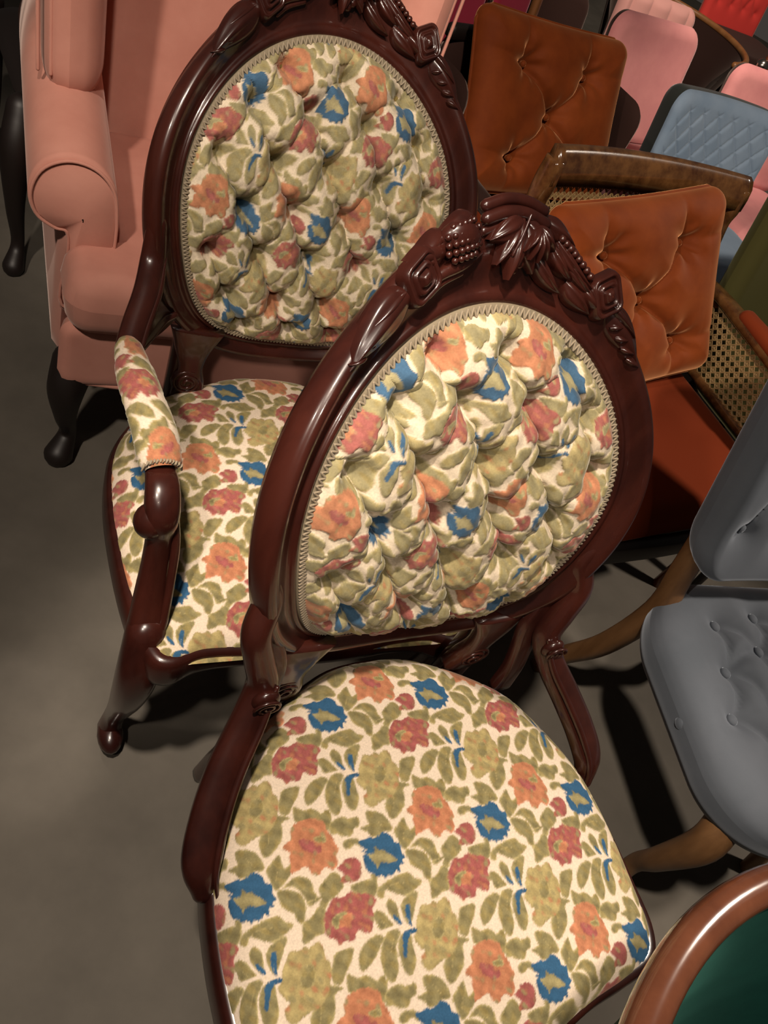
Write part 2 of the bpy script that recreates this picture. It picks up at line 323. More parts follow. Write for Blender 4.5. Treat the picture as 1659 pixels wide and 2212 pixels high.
def rosette(mb, x, z, n, s, ang):
    c, s_ = math.cos(ang), math.sin(ang)
    t = (np.arange(40)+.5)*2*pi/40; sq = 1/np.maximum(np.abs(np.cos(t)), np.abs(np.sin(t))); k = np.minimum(sq, 1.22)
    rr = [1.12, 1.05, .95, .86, .78, .70, .62, .55, .47, .40, .33, .26, .16, .02]; hh = [-.004, .004, .010, .0115, .0080, .0060, .0085, .0125, .0125, .008, .0095, .0145, .0165, .0165]
    G = []
    for r_, h_ in zip(rr, hh):
        a = np.cos(t)*k*r_*s/2; b = np.sin(t)*k*r_*s/2
        G.append(bp(x+c*a-s_*b, z+s_*a+c*b, n+h_))
    mb.grid(np.array(G), cv=True)
def bar_on_back(mb, pts, r, n=12, **k):
    P = np.array([bp(*p) for p in pts]); N = unit(bp(np.array([p[0] for p in pts]), np.array([p[1] for p in pts]), .01)-bp(np.array([p[0] for p in pts]), np.array([p[1] for p in pts]), 0.))
    tube(mb, P, r, up=N.mean(0), n=n, **k)
def bead(mb, x, z, n, r): ball(mb, bp(x, z, n), r, 7)

def make_back(root, name_wood=MAHOG):
    # moulded oval frame
    prof = np.array([(-.006, -.006), (0, .002), (.0025, .0055), (.0055, .0058), (.008, .0035), (.0095, .001), (.0125, .001), (.017, .003), (.022, .0070), (.027, .0115), (.0315, .0145), (.036, .0155), (.0405, .0135), (.0445, .007), (.046, -.004), (.0455, -.016), (.040, -.026), (.02, -.030), (-.004, -.030)])
    t = np.linspace(-pi, pi, 260, endpoint=False); at = np.abs(t)
    k = 1+.22*np.exp(-(at/.55)**4)-.28*sm(1.9, 2.5, at)
    W = prof[None, :, 0]*k[:, None]; Nn = np.where(prof[None, :, 1] > -.002, prof[None, :, 1]*(1-.35*np.exp(-(at/.6)**4))[:, None], prof[None, :, 1]*np.ones(260)[:, None])
    R_ = rho(t)[:, None]+W
    m = MB(); m.grid(bp(np.sin(t)[:, None]*R_, ZC+np.cos(t)[:, None]*R_, Nn), cu=True, cv=True)
    fr = m.build('oval_frame', MAHOG, root)
    # plain panel behind the upholstery
    m = MB(); rr = np.linspace(0.001, 1, 8)[:, None]; R2 = rho(t)[None]*rr
    m.grid(bp(np.sin(t)*R2, ZC+np.cos(t)*R2, -.024), cv=True); m.build('rear_panel', GIMP, root, label='plain cloth panel behind the oval back')
    # carved crest, piece by piece
    def piece(nm, fn, label=None):
        m = MB(); fn(m); m.build(nm, MAHOG, fr, label=label)
    n0 = .008
    def crest_bar(m):
        for dz, rr_, nn in ((.0085, .0062, .012), (-.001, .0068, .016), (-.010, .005, .012)):
            bar_on_back(m, [(-.047, 1.062+dz, nn), (-.025, 1.068+dz, nn+.003), (0., 1.0685+dz, nn+.003), (.026, 1.064+dz, nn)], rr_, n=10)
    piece('crest_bar', crest_bar)
    def crest_base(m):
        bar_on_back(m, [(s_*(rho(abs(a_))+w_)*1.0, ZC+math.cos(a_)*(rho(abs(a_))+w_), -.004) for a_, w_, s_ in [(a0, w0, math.sin(a0)) for a0, w0 in ((-.78, .026), (-.62, .036), (-.46, .042), (-.28, .044), (-.1, .050), (.1, .050), (.28, .044), (.46, .042), (.62, .036), (.78, .026))]],
                    [(.006, .010), (.013, .014), (.016, .015), (.017, .015), (.017, .016), (.017, .016), (.017, .015), (.016, .015), (.013, .014), (.006, .010)], n=14)
    piece('crest_rail', crest_base)
    def grape_leaf(m):
        for a, L, W_, x, z, h in ((-1.75, .048, .030, -.006, 1.064, .013), (-2.75, .044, .026, -.004, 1.062, .012), (-2.25, .042, .022, -.006, 1.060, .012), (-1.15, .042, .026, -.002, 1.062, .012), (-.55, .030, .020, 0, 1.061, .011)):
            leaf(m, x, z, n0+.009, a, L, W_, h, rib=3)
        bar_on_back(m, [(-.004, 1.066, .031), (-.012, 1.05, .031), (-.018, 1.036, .027)], .0018, n=6)
    piece('grape_leaf', grape_leaf)
    def bud(m):
        ball(m, bp(.016, 1.050, .021), (.015, .013, .015), 12)
        for i in range(5): leaf(m, .012, 1.058, .026, -1.5+(i-2)*.42, .026, .010, .0115, rib=1, nn=(10, 7))
    piece('shell_bud', bud)
    def cone(m):
        c = bp(-.077, 1.044, .014); ball(m, c, (.0235, .014, .0205), 12)
        for i in range(-3, 4):
            for j in range(-3, 4):
                x, z = i*.0062, j*.0062
                if x*x/.0235**2+z*z/.0205**2 < .8:
                    d = .0135*math.sqrt(1-(x*x/.0235**2+z*z/.0205**2)*.9); bead(m, -.077+x*.96-z*.25, 1.044+z*.96+x*.25, .0135+d, .0036)
    piece('pine_cone', cone)
    def plums(m):
        leaf(m, -.088, 1.038, n0, 3.35, .05, .026, .013, rib=1); leaf(m, -.09, 1.048, n0-.002, 3.6, .045, .02, .012, rib=1); leaf(m, -.100, 1.027, n0, 3.0, .02, .018, .012, rib=1)
        leaf(m, -.062, 1.062, n0, 3.5, .04, .018, .012, rib=2)
    piece('crest_leaf', plums)
    def ribbon(m):
        bar_on_back(m, [(-.110, 1.006, .010), (-.095, 1.018, .013), (-.07, 1.027, .014), (-.048, 1.036, .012)], [(.003, .005), (.006, .006), (.007, .006), (.003, .004)], n=10)
        bar_on_back(m, [(-.104, 1.002, .010), (-.09, 1.012, .011), (-.068, 1.020, .011)], .0035, n=8)
    piece('crest_ribbon', ribbon)
    for sx, nm in ((-1, 'rosette'), (1, 'rosette')):
        piece(nm, lambda m: rosette(m, sx*.1195, 1.0165, n0+.004, .036, sx*-.45+(.2 if sx < 0 else .9)))
    def leaf_l(m):
        leaf(m, -.130, 1.004, n0+.003, 3.80, .082, .036, .012, rib=2, bend=.40, nn=(20, 15)); leaf(m, -.136, 1.006, n0+.005, 3.72, .05, .013, .008, rib=1)
        for i in range(4): leaf(m, -.143-i*.010, .986-i*.009, n0+.005, 3.05+.1*i, .02, .009, .007, rib=1, nn=(9, 7))
    piece('acanthus_leaf', leaf_l)
    def leaf_r(m):
        leaf(m, .128, 1.006, n0, -.62, .07, .034, .011, rib=2, bend=-.35, nn=(20, 15)); leaf(m, .130, 1.010, n0+.006, -.55, .045, .012, .009, rib=1)
        for i in range(4): leaf(m, .133+i*.010, .990-i*.008, n0+.005, .2-.15*i, .02, .009, .007, rib=1, nn=(9, 7))
    piece('acanthus_leaf', leaf_r)
    def pods(m):
        for a, b, w_ in (((.018, 1.040), (.060, 1.020), .017), ((.038, 1.048), (.072, 1.030), .016), ((.046, 1.052), (.104, 1.030), .014), ((.060, 1.040), (.104, 1.022), .013)):
            L = math.hypot(b[0]-a[0], b[1]-a[1]); leaf(m, a[0], a[1], n0+.003, math.atan2(b[1]-a[1], b[0]-a[0])-.25, L*1.1, w_, .013, rib=3, bend=.5, nn=(16, 15))
    piece('seed_pod', pods)
    def peas(m):
        for i in range(8): bead(m, .050+i*.0062, 1.0545-i*.0034-.0008*(i-3)**2*.12, .018, .0043)
        leaf(m, .03, 1.066, n0, -.35, .045, .02, .012, rib=2); leaf(m, .045, 1.060, n0-.002, -.5, .06, .016, .010, rib=1)
    piece('pea_pod', peas)
    def lowleaf(m):
        leaf(m, .066, 1.022, n0, -.55, .046, .024, .012, rib=3); leaf(m, .086, 1.020, n0+.002, -.6, .036, .016, .012, rib=1)
    piece('crest_leaf', lowleaf)
    def berries(m):
        for x, z in ((.024, 1.042), (.012, 1.034), (.001, 1.031), (.025, 1.061), (.034, 1.054), (-.006, 1.026), (.030, 1.047)): bead(m, x, z, .014, .0062)
    piece('berry', berries)
    return fr

BTN = [(-.082, .955), (.006, .955), (.094, .953)] + [(-.122, .912), (-.039, .912), (.048, .912), (.133, .905)] + [(-.163, .852), (-.080, .850), (.001, .851), (.083, .846), (.163, .845)] \
    + [(-.121, .790), (-.043, .792), (.038, .792), (.126, .785)] + [(-.160, .727), (-.086, .727), (-.006, .728), (.077, .729), (.160, .720)] + [(-.124, .662), (-.042, .657), (.037, .657), (.115, .650)] + [(-.088, .604), (-.008, .607), (.070, .605)]
def make_upholstery(root, phase, N=(300, 330), edge=.009):
    b = np.array(BTN)
    tt = np.linspace(0, pi, 400); R_ = rho(tt)-edge; cx, cz = np.sin(tt)*R_, ZC+np.cos(tt)*R_
    z = ZC-.0105+((cz[0]-cz[-1])/2-.0005)*np.sin(np.linspace(-pi/2, pi/2, N[1])*.93)/math.sin(pi/2*.93); z = (cz[0]+cz[-1])/2+(z-z.mean())
    z = np.clip(z, cz[-1]+.0003, cz[0]-.0003)
    hw = np.interp(z, cz[::-1], cx[::-1])
    u = np.sin(np.linspace(-1, 1, N[0])*pi/2*.85)/math.sin(pi/2*.85)
    X = u[:, None]*hw[None]; Z = np.broadcast_to(z[None], X.shape)
    th = np.arctan2(np.abs(X), Z-ZC); ed = np.clip((rho(th)-edge-np.hypot(X, Z-ZC)), 0, 1)
    db = np.min(np.hypot(X[..., None]-b[:, 0], Z[..., None]-b[:, 1]), -1)
    segs = [(p, q) for i, p in enumerate(BTN) for q in BTN[i+1:] if .04 < abs(p[1]-q[1]) < .075 and abs(p[0]-q[0]) < .062]
    # creases that run out from the outermost buttons to the frame
    for p in BTN:
        a = math.atan2(p[0], p[1]-ZC); r_ = math.hypot(p[0], p[1]-ZC)
        if rho(abs(a))-r_ < .075: segs.append((p, (math.sin(a)*rho(abs(a)), ZC+math.cos(a)*rho(abs(a)))))
    ds = np.full(X.shape, 9.); ds2 = ds.copy(); wob = .0045*np.sin(X*95+Z*60)+.002*np.sin(Z*210-X*140)
    for p, q in segs:       # the pleats are folded one way, so one diagonal is deep and the other shallow
        ex, ez = q[0]-p[0], q[1]-p[1]; L2 = ex*ex+ez*ez; t = np.clip(((X-p[0])*ex+(Z-p[1])*ez)/L2, 0, 1)
        L = math.sqrt(L2); off = (wob-.004)*np.sin(pi*t)
        d = np.hypot(X-p[0]-t*ex+off*ez/L, Z-p[1]-t*ez-off*ex/L)
        if ex*ez < 0: ds = np.minimum(ds, d)
        else: ds2 = np.minimum(ds2, d)
    D = .008+.029*np.clip(ed/.06, 0, 1)**.6
    dm = np.minimum(ds, ds2)
    puff = D*(.28+.44*(1-np.exp(-ds/.0045))+.12*(1-np.exp(-ds2/.005))+.16*np.sqrt(1-(1-np.clip(dm/.031, 0, 1))**2))
    pit = 1-np.exp(-(db/.0138)**1.7)
    nn = (puff*(.06+.94*pit)-.018*(1-pit))*np.clip(ed/.010, 0, 1)**.5+.0012*np.sin(X*260+Z*90)*np.sin(Z*240)*pit
    # cloth is taken up in the folds: each diamond starts its own stretch of the pattern
    cen = np.array([((p[0]+q[0])/2, (p[1]+q[1])/2) for i, p in enumerate(BTN) for q in BTN[i+1:] if abs(p[1]-q[1]) < .02 and .06 < abs(p[0]-q[0]) < .1] + [(s*.185, z_) for s in (-1, 1) for z_ in (.79, .66)] + [(s*.21, z_) for s in (-1, 1) for z_ in (.85, .727)] + [(s*.175, .912) for s in (-1, 1)] + [(s*.137, .957) for s in (-1, 1)] + [(s*.132, .605) for s in (-1, 1)] + [(x, .998) for x in (-.08, -.04, .006, .05, .09)] + [(x, .555) for x in (-.09, -.045, 0., .04, .09)])
    j = np.argmin(np.abs(X[..., None]-cen[:, 0])/.0415+np.abs(Z[..., None]-cen[:, 1])/.0605, -1)
    cxz = cen[j]; k = np.array([1/.705, 1/.785]); mloc = np.array([1.34, 1.24])
    p0 = np.stack([X, Z], -1)
    q = (cxz-phase)*k+(p0-cxz)*mloc
    up = floral('tufted_back', bp(X, Z, nn+.001), q, root, pile=.0017, sheen_mix=.25)   # sheen of the pile on the back, mixed into its colour
    for p in BTN:
        m = MB(); ball(m, bp(p[0], p[1], -.0165), (.0055, .004, .0055), 7); bo = m.build('button', FLORAL, up, col=np.tile((.2, .15, .05), (m.n, 1)))
    # braid: flat band with a looped cord
    t = np.linspace(-pi, pi, 200, endpoint=False); m = MB()
    prof = np.array([(-.0105, .0005), (-.010, .003), (-.006, .004), (-.001, .0035), (0, .0005)])
    R2 = rho(t)[:, None]+prof[None, :, 0]; m.grid(bp(np.sin(t)[:, None]*R2, ZC+np.cos(t)[:, None]*R2, prof[None, :, 1]), cu=True)
    br = m.build('gimp_braid', GIMPD, root)
    t = np.linspace(-pi, pi, 3000, endpoint=False); ph = 215*t
    R2 = rho(t)-.006+.0044*np.tanh(1.5*np.sin(ph))/.905; t2 = t+.0032*np.sin(2*ph)
    P = bp(np.sin(t2)*R2, ZC+np.cos(t2)*R2, .0052); m = MB(); N_ = unit(bp(np.sin(t), np.cos(t)*0+ZC, .01)-bp(np.sin(t), np.cos(t)*0+ZC, 0.))
    tube(m, P, .00135, up=(0, -1, .25), n=5, closed=True, sm=False); m.build('looped_cord', GIMP, br)

def seat_outline(half, n=400):
    h = np.array(half, float); P = np.concatenate([h, (h[1:-1]*[-1, 1])[::-1]]); return spline(P, n, True)
def make_seat(root, half, phase, N=(380, 380), top=.46):
    O = seat_outline(half); ymin, ymax = O[:, 1].min(), O[:, 1].max()
    v = np.sin(np.linspace(-1, 1, N[1])*pi/2*.92)/math.sin(pi/2*.92); y = (ymin+ymax)/2+v*((ymax-ymin)/2-.0004)
    right = O[O[:, 0] >= -1e-6]
    ang_o = np.unwrap(np.arctan2(O[:, 0], O[:, 1]+.03)); r_o = np.hypot(O[:, 0], O[:, 1]+.03)
    srt = np.argsort(np.arctan2(O[:, 0], O[:, 1]+.03)); ao, ro = np.arctan2(O[:, 0], O[:, 1]+.03)[srt], r_o[srt]
    # width of each row = furthest outline crossing
    hw = np.zeros_like(y)
    for a, b in zip(O, np.roll(O, -1, 0)):
        lo, hi = min(a[1], b[1]), max(a[1], b[1]); s = (y >= lo) & (y <= hi)
        if hi-lo > 1e-9: hw[s] = np.maximum(hw[s], a[0]+(b[0]-a[0])*(y[s]-a[1])/(b[1]-a[1]))
    hw = np.maximum(hw, .002)
    u = np.sin(np.linspace(-1, 1, N[0])*pi/2*.93)/math.sin(pi/2*.93)
    X = u[:, None]*hw[None]; Y = np.broadcast_to(y[None], X.shape)
    an = np.arctan2(X, Y+.03); rb = np.interp(an, ao, ro, period=2*pi); ed = np.clip(rb-np.hypot(X, Y+.03), 0, 1)
    ed = np.minimum(ed, (hw[None]-np.abs(X))*1.0+1e-9)
    dome = top+.028*(1-(X/.28)**2-(Y/.26)**2); e = np.clip(ed/.040, 0, 1); fall = np.sqrt(np.clip(1-(1-e)**2, 0, 1))
    Z = (top-.038)+(dome-(top-.038))*fall
    q = np.stack([X, Y], -1)-phase
    # cloth runs down the sides
    gx = np.sign(X)*np.where(np.abs(an) > .6, 1, .3)*(1-fall)*.012; q = q+np.stack([gx, 0*gx], -1)
    floral('seat_upholstery', np.stack([X, Y, Z], -1), q, root)
    # show-wood rail under the cloth
    m = MB(); O2 = seat_outline(half, 160); nrm = np.stack([np.roll(O2, -1, 0)[:, 1]-np.roll(O2, 1, 0)[:, 1], -(np.roll(O2, -1, 0)[:, 0]-np.roll(O2, 1, 0)[:, 0])], -1); nrm = unit(nrm)
    if (nrm*O2).sum() < 0: nrm = -nrm
    pr = [(-.012, -.028), (.0, -.026), (.005, -.033), (.008, -.045), (.008, -.075), (.005, -.088), (-.002, -.093), (-.02, -.093), (-.02, -.03)]
    drop = 1-.30*sm(-.1, -.25, O2[:, 1])*np.cos(np.clip(np.abs(O2[:, 0])/.22, 0, 1)*pi/2)
    G = np.array([[[*(O2[i]+nrm[i]*a), top+b*(drop[i] if b < -.05 else 1)] for a, b in pr] for i in range(len(O2))])
    m.grid(G, cu=True, cv=True); m.build('seat_rail', MAHOG, root)
    m = MB(); m.grid(np.stack([np.stack([O2[:, 0]*k, O2[:, 1]*k-.03*(1-k), np.full(160, top-.07)], -1) for k in (.02, .5, .97)]), cv=True); m.build('seat_base', BLACKWOOD, root)

def bracket(root, s, slot):
    """scrolled upright between the oval and the seat, on the side s"""
    m = MB()
    c = np.array([(s*.150, .590), (s*.152, .555), (s*.150, .515), (s*.148, .480), (s*.148, .445)])
    P = np.array([[x, B(x, z)-.004-(0.62-z)*.12, z] for x, z in c])
    tube(m, P, [(.044, .012), (.030, .012), (.020, .012), (.026, .014), (.027, .014)], up=(0, -1, .1), n=18, exp=4, ends=False)
    br = m.build('scroll_bracket', MAHOG, root)
    m = MB(); c0 = np.array([s*.152, B(.152, .485)-.030, .485])
    th = np.linspace(0, 2.3*2*pi, 60); r_ = .0245*(1-th/th[-1]*.80)
    V = np.stack([c0[0]-s*np.cos(th+1.2)*r_, c0[1]-.001-.004*th/th[-1], c0[2]+np.sin(th+1.2)*r_], -1); tube(m, V, .0026, up=(0, -1, 0), n=7, sm=False)
    ball(m, c0+[0, .004, 0], (.0265, .008, .0285), 12); m.build('volute', MAHOG, br)
def rear_leg(root, s):
    m = MB(); P = [(s*.160, .215, .56), (s*.158, .208, .46), (s*.157, .208, .36), (s*.155, .215, .22), (s*.154, .235, .10), (s*.154, .248, .0)]
    tube(m, P, [(.021, .018), (.024, .02), (.023, .02), (.02, .018), (.018, .016), (.018, .016)], up=(0, 1, .2), n=14, exp=3, ends=False); m.build('leg', MAHOG, root, label='rear leg raked backwards')
def front_leg(root, P, r):
    m = MB(); tube(m, P, r, up=(0, 1, 0), n=18, exp=2.4); 
    a = np.array(P[-1]); ball(m, a+[0, -.014, .006], (.022, .036, .020), 10); m.build('leg', MAHOG, root, label='front cabriole leg')

SEAT_F = [(0, .226), (.05, .222), (.09, .208), (.15, .176), (.21, .13), (.252, .06), (.280, -.01), (.290, -.09), (.290, -.17), (.287, -.225), (.265, -.258), (.21, -.268), (.15, -.274), (.08, -.288), (0, -.295)]
SEAT_R = [(0, .250), (.06, .245), (.11, .226), (.19, .186), (.245, .12), (.272, .06), (.281, -.02), (.277, -.12), (.266, -.21), (.248, -.28), (.222, -.298), (.18, -.285), (.12, -.286), (.06, -.294), (0, -.297)]

# ---- the armless chair in front
F = thing('parlor_chair', 'armless dark mahogany parlour chair in front, floral velvet seat nearest to us', 'chair', (.2437, .4917, 0), .762)
make_back(F); make_upholstery(F, np.array([-.010, .790]), (340, 380)); make_seat(F, SEAT_F, np.array([-.0895, -.0430]), (400, 400))
for s in (-1, 1):
    bracket(F, s, True); rear_leg(F, s)
    m = MB()
    P = [tuple(bp(s*math.sin(a_)*(rho(a_)+.029), ZC+math.cos(a_)*(rho(a_)+.029), -.005)) for a_ in (1.45, 1.62, 1.78)]+[(s*.234, .184, .665), (s*.224, .171, .625), (s*.214, .158, .585), (s*.230, .130, .548), (s*.259, .088, .512), (s*.281, .045, .482), (s*.293, .008, .455), (s*.291, -.016, .425)]
    tube(m, P, [(.006, .006), (.013, .013), (.0165, .0165), (.0175, .0175), (.018, .018), (.019, .019), (.021, .018), (.023, .017), (.024, .017), (.023, .017), (.013, .013)], up=(s*.25, -.75, .5), n=20, exp=2.4, res=66)
    hip = m.build('hip_rest', MAHOG, F)
    m = MB(); Q = np.array(P)[5:]; Q = Q+np.array([-s*.012, -.014, .012])
    tube(m, Q, [.003, .0045, .005, .005, .004, .002], up=(0, -1, .5), n=8); m.build('bead_moulding', MAHOG, hip)
    m = MB(); c0 = np.array([s*.214, .134, .583])
    ball(m, c0+[0, .003, 0], (.0175, .010, .0185), 12); th = np.linspace(0, 4*pi, 50); r_ = .017*(1-th/th[-1]*.8)
    tube(m, np.stack([c0[0]+np.cos(th)*r_*s, np.full(50, c0[1]-.0075), c0[2]+np.sin(th)*r_], -1), .0022, up=(0, -1, 0), n=6, sm=False); m.build('volute', MAHOG, hip)
    # flat upright beside the scroll bracket, leaving a slot between them
    m = MB(); tube(m, [(s*.218, .197, .645), (s*.208, .188, .612), (s*.199, .178, .58), (s*.200, .166, .54), (s*.205, .156, .495), (s*.208, .150, .44)], [(.014, .009), (.022, .010), (.021, .010), (.017, .010), (.016, .010), (.018, .010)], up=(0, -1, .15), n=16, exp=4.5, ends=False); m.build('flat_upright', MAHOG, F)
    front_leg(F, [(s*.245, -.200, .39), (s*.250, -.215, .32), (s*.248, -.21, .22), (s*.245, -.19, .09), (s*.25, -.20, .02)], [.026, .030, .023, .017, .02])

# ---- the armchair behind it
Rr = thing('parlor_armchair', 'dark mahogany parlour armchair with padded arms and floral velvet, standing behind the armless one', 'chair', (-.1583, .871, 0), .6876)
make_back(Rr); make_upholstery(Rr, np.array([-.004, .778]), (270, 300)); make_seat(Rr, SEAT_R, np.array([-.070, -.008]), (330, 340))
for s in (-1, 1):
    bracket(Rr, s, False); rear_leg(Rr, s)
    arm = thing  # (kept simple: each arm is three parts)
    m = MB(); P = [(s*.236, B(.236, .76), .76), (s*.236, .195, .71), (s*.245, .155, .682), (s*.262, .110, .655), (s*.272, .075, .640), (s*.272, .04, .640)]
    tube(m, P, [(.014, .014), (.018, .017), (.019, .018), (.019, .017), (.018, .016), (.016, .014)], up=(0, -.4, 1), n=16, exp=2.4); sa = m.build('arm_support', MAHOG, Rr)
    m = MB(); tube(m, np.array(P)[1:5]+[-s*.016, -.004, .008], [.002, .005, .005, .003], up=(0, -.4, 1), n=8)
    tube(m, [(s*.195, B(.2, .63)-.02, .63), (s*.215, .165, .625), (s*.24, .125, .622), (s*.262, .085, .624)], [.005, .008, .008, .006], up=(0, -.4, 1), n=10); m.build('arm_brace', MAHOG, sa)
    # thin web that fans from the oval frame out to the arm
    e1 = spline(np.array([(s*.236, B(.236, .72)-.004, .72), (s*.224, B(.224, .66)-.006, .66), (s*.196, B(.196, .615)-.012, .615)]), 16)
    e2 = spline(np.array([(s*.238, .185, .70), (s*.250, .140, .672), (s*.262, .098, .640)]), 16)
    v = np.linspace(0, 1, 12)[None, :, None]; G = e1[:, None]*(1-v)+e2[:, None]*v; G[..., 2] -= .012*np.sin(pi*v[..., 0])*np.linspace(0, 1, 16)[:, None]
    n_ = unit(np.cross(np.gradient(G, axis=0), np.gradient(G, axis=1))); n_ = n_*np.sign(n_[..., 1:2].mean())*-1
    m = MB(); m.grid(G+n_*.006); m.grid(G-n_*.006); L_ = np.stack([G[-1]+n_[-1]*.006, G[-1]-n_[-1]*.006]); m.grid(L_); m.build('arm_web', MAHOG, sa)
    # padded arm
    Pa = spline(np.array([(s*.274, .082, .652), (s*.272, .02, .662), (s*.266, -.04, .668), (s*.256, -.095, .662), (s*.251, -.140, .648)]), 90)
    T_ = unit(np.gradient(Pa, axis=0)); sd = unit(np.cross(T_, (0, 0, 1))); up = np.cross(sd, T_)
    wd = np.interp(np.linspace(0, 1, 90), [0, .06, .3, .8, .96, 1], [.012, .018, .025, .028, .026, .02]); a = np.linspace(0, 2*pi, 64, endpoint=False)
    G = Pa[:, None]+sd[:, None]*(np.cos(a)[None, :, None]*wd[:, None, None])+up[:, None]*((np.where(np.sin(a) > 0, 1, .5)*np.sin(a))[None, :, None]*wd[:, None, None]*.85)
    q = np.stack([np.cos(a)[None]*wd[:, None]*1.3+.10, np.broadcast_to(np.linspace(0, .235, 90)[:, None]*-1+.055, (90, 64))], -1)
    floral('arm_pad', G, q, Rr, closev=True)
    m = MB(); th = np.linspace(-1, 1, 60); tube(m, np.stack([s*.251+.024*th, -.142+.002*np.sin(th*40), .652+.016*np.sqrt(1-th**2)+.003*np.cos(th*40)], -1), .0016, n=5, sm=False); m.build('gimp_braid', GIMP, Rr)
    # carved arm post and leg
    m = MB(); P = [(s*.251, -.130, .640), (s*.251, -.162, .640), (s*.251, -.186, .618), (s*.249, -.190, .580), (s*.248, -.200, .53), (s*.249, -.220, .47), (s*.251, -.243, .42), (s*.253, -.258, .375)]
    tube(m, P, [(.018, .012), (.021, .018), (.0215, .020), (.017, .016), (.018, .017), (.022, .020), (.026, .023), (.027, .024)], up=[(0, -.6, .8)]*8+[(0, -1, .2)]*35, n=22, exp=2.6, res=43); post = m.build('arm_post', MAHOG, Rr)
    m = MB(); ball(m, (s*.262, -.186, .604), (.022, .022, .026), 12); m.build('volute', MAHOG, post)
    m = MB(); tube(m, [(s*.236, -.180, .625), (s*.229, -.200, .575), (s*.229, -.222, .52), (s*.231, -.245, .46), (s*.234, -.268, .41)], [.005, .006, .006, .006, .004], up=(0, -1, .2), n=8)
    m.build('bead_moulding', MAHOG, post)
    front_leg(Rr, [(s*.250, -.245, .43), (s*.254, -.268, .36), (s*.256, -.262, .27), (s*.254, -.238, .17), (s*.254, -.215, .08), (s*.258, -.216, .025)], [(.028, .028), (.030, .030), (.026, .027), (.021, .021), (.017, .018), (.02, .022)])

# ------------------------------------------------------------------ peach wing chair
Wc = thing('wing_chair', 'peach pink upholstered wing chair with rolled arms at the left', 'armchair', (-.6473, 1.4749, 0), .7067)
m = MB()
fr_z = lambda yy: .0
fT = lambda x, z, n: np.stack([x, z, .437+n+.02*np.clip((-.15-z)/.25, 0, 1)], -1)
def tseat(X, Z):   # narrows behind the arms
    Y = Z-.125
    k = np.where(Y < -.285, 1., np.where(Y < -.262, 1-.25*(Y+.285)/.023, .75)); return X*k, Y
pad(m, .69, .56, .062, .05, (46, 70), frame=fT, T2=.07, shape=tseat, re=.04, pw=.42)
cu = m.build('seat_cushion', PEACH, Wc)
def outl(w, z0, z1, y, r=.03, n=60, zoff=0):
    t = np.linspace(0, 2*pi, n, endpoint=False); return t
m = MB(); fB = lambda x, z, n: np.stack([x, .175+.24*(z-.46)-n, z], -1)
pad(m, .54, .74, .05, .05, (30, 40), frame=lambda x, z, n: fB(x, z+.80, n), T2=.06, re=.05); m.build('inside_back', PEACH, Wc)
for s in (-1, 1):
    # rolled arm: comma-shaped section swept from front to back
    pr = np.array([(-.255, .36), (-.255, .50), (-.257, .57), (-.268, .625), (-.300, .660), (-.345, .668), (-.385, .645), (-.402, .60), (-.392, .558), (-.362, .535), (-.340, .528), (-.336, .48), (-.340, .36)])
    pr = spline(pr, 64, True); pr[:, 0] *= -s
    ctr = np.array([-s*-.325, .58]); ctr = np.array([s*.315, .56]); ys = [-.292, -.288, -.282, -.284, -.27, -.1, .05, .22]; ks = [.02, .86, .93, 1., 1.0, 1., 1., 1.]
    G = []
    for yy, k in zip(ys, ks):
        q = ctr+(pr-ctr)*k if k < 1 else pr.copy()
        G.append(np.stack([q[:, 0], np.full(64, yy), q[:, 1]+np.where(q[:, 1] > .5, max(0, (yy+.28))*.10, 0)], -1))
    G[0][:, 1] = -.291
    m = MB(); m.grid(np.array(G), cv=True, cap1=True); ar = m.build('rolled_arm', PEACH, Wc)
    m = MB(); q = ctr+(pr-ctr)*.95; tube(m, np.stack([q[:, 0], np.full(64, -.287), q[:, 1]], -1), .003, up=(0, -1, 0), n=8, closed=True, sm=False); m.build('piping', PEACH, ar)
    # outside panel down to the rail
    m = MB(); pad(m, .50, .32, .012, .02, (10, 10), frame=lambda x, z, n: np.stack([s*(.338+n), x-.035, z+.40], -1), T2=.03); m.build('outside_arm', PEACH, Wc)
    # wing
    m = MB()
    def fw(x, z, n, s=s, xo=(-.06 if s > 0 else 0)):
        zz = z+.955; lean = np.clip(x+.22, 0, .5)
        return np.stack([s*(.335+xo+n+.03*(zz-.7)-.05*(x+.2)), x+.075+.10*(zz-.7), zz], -1)
    pad(m, .37, .62, .045, .075, (26, 36), frame=fw, T2=.058, re=.075, pw=.45); wg = m.build('wing', PEACH, Wc)
    m = MB()
    zz = np.linspace(.70, 1.2, 30)
    for dx in (0, .014): tube(m, np.stack([s*(.372-(.06 if s > 0 else 0)+.03*(zz-.7)-dx*.4+.01), -.068+.10*(zz-.7)-.018-dx*.0, zz], -1)+[s*-dx, -dx*.6, 0], .0035, up=(0, -1, 0), n=7, sm=False)
    m.build('piping', PEACH, wg)
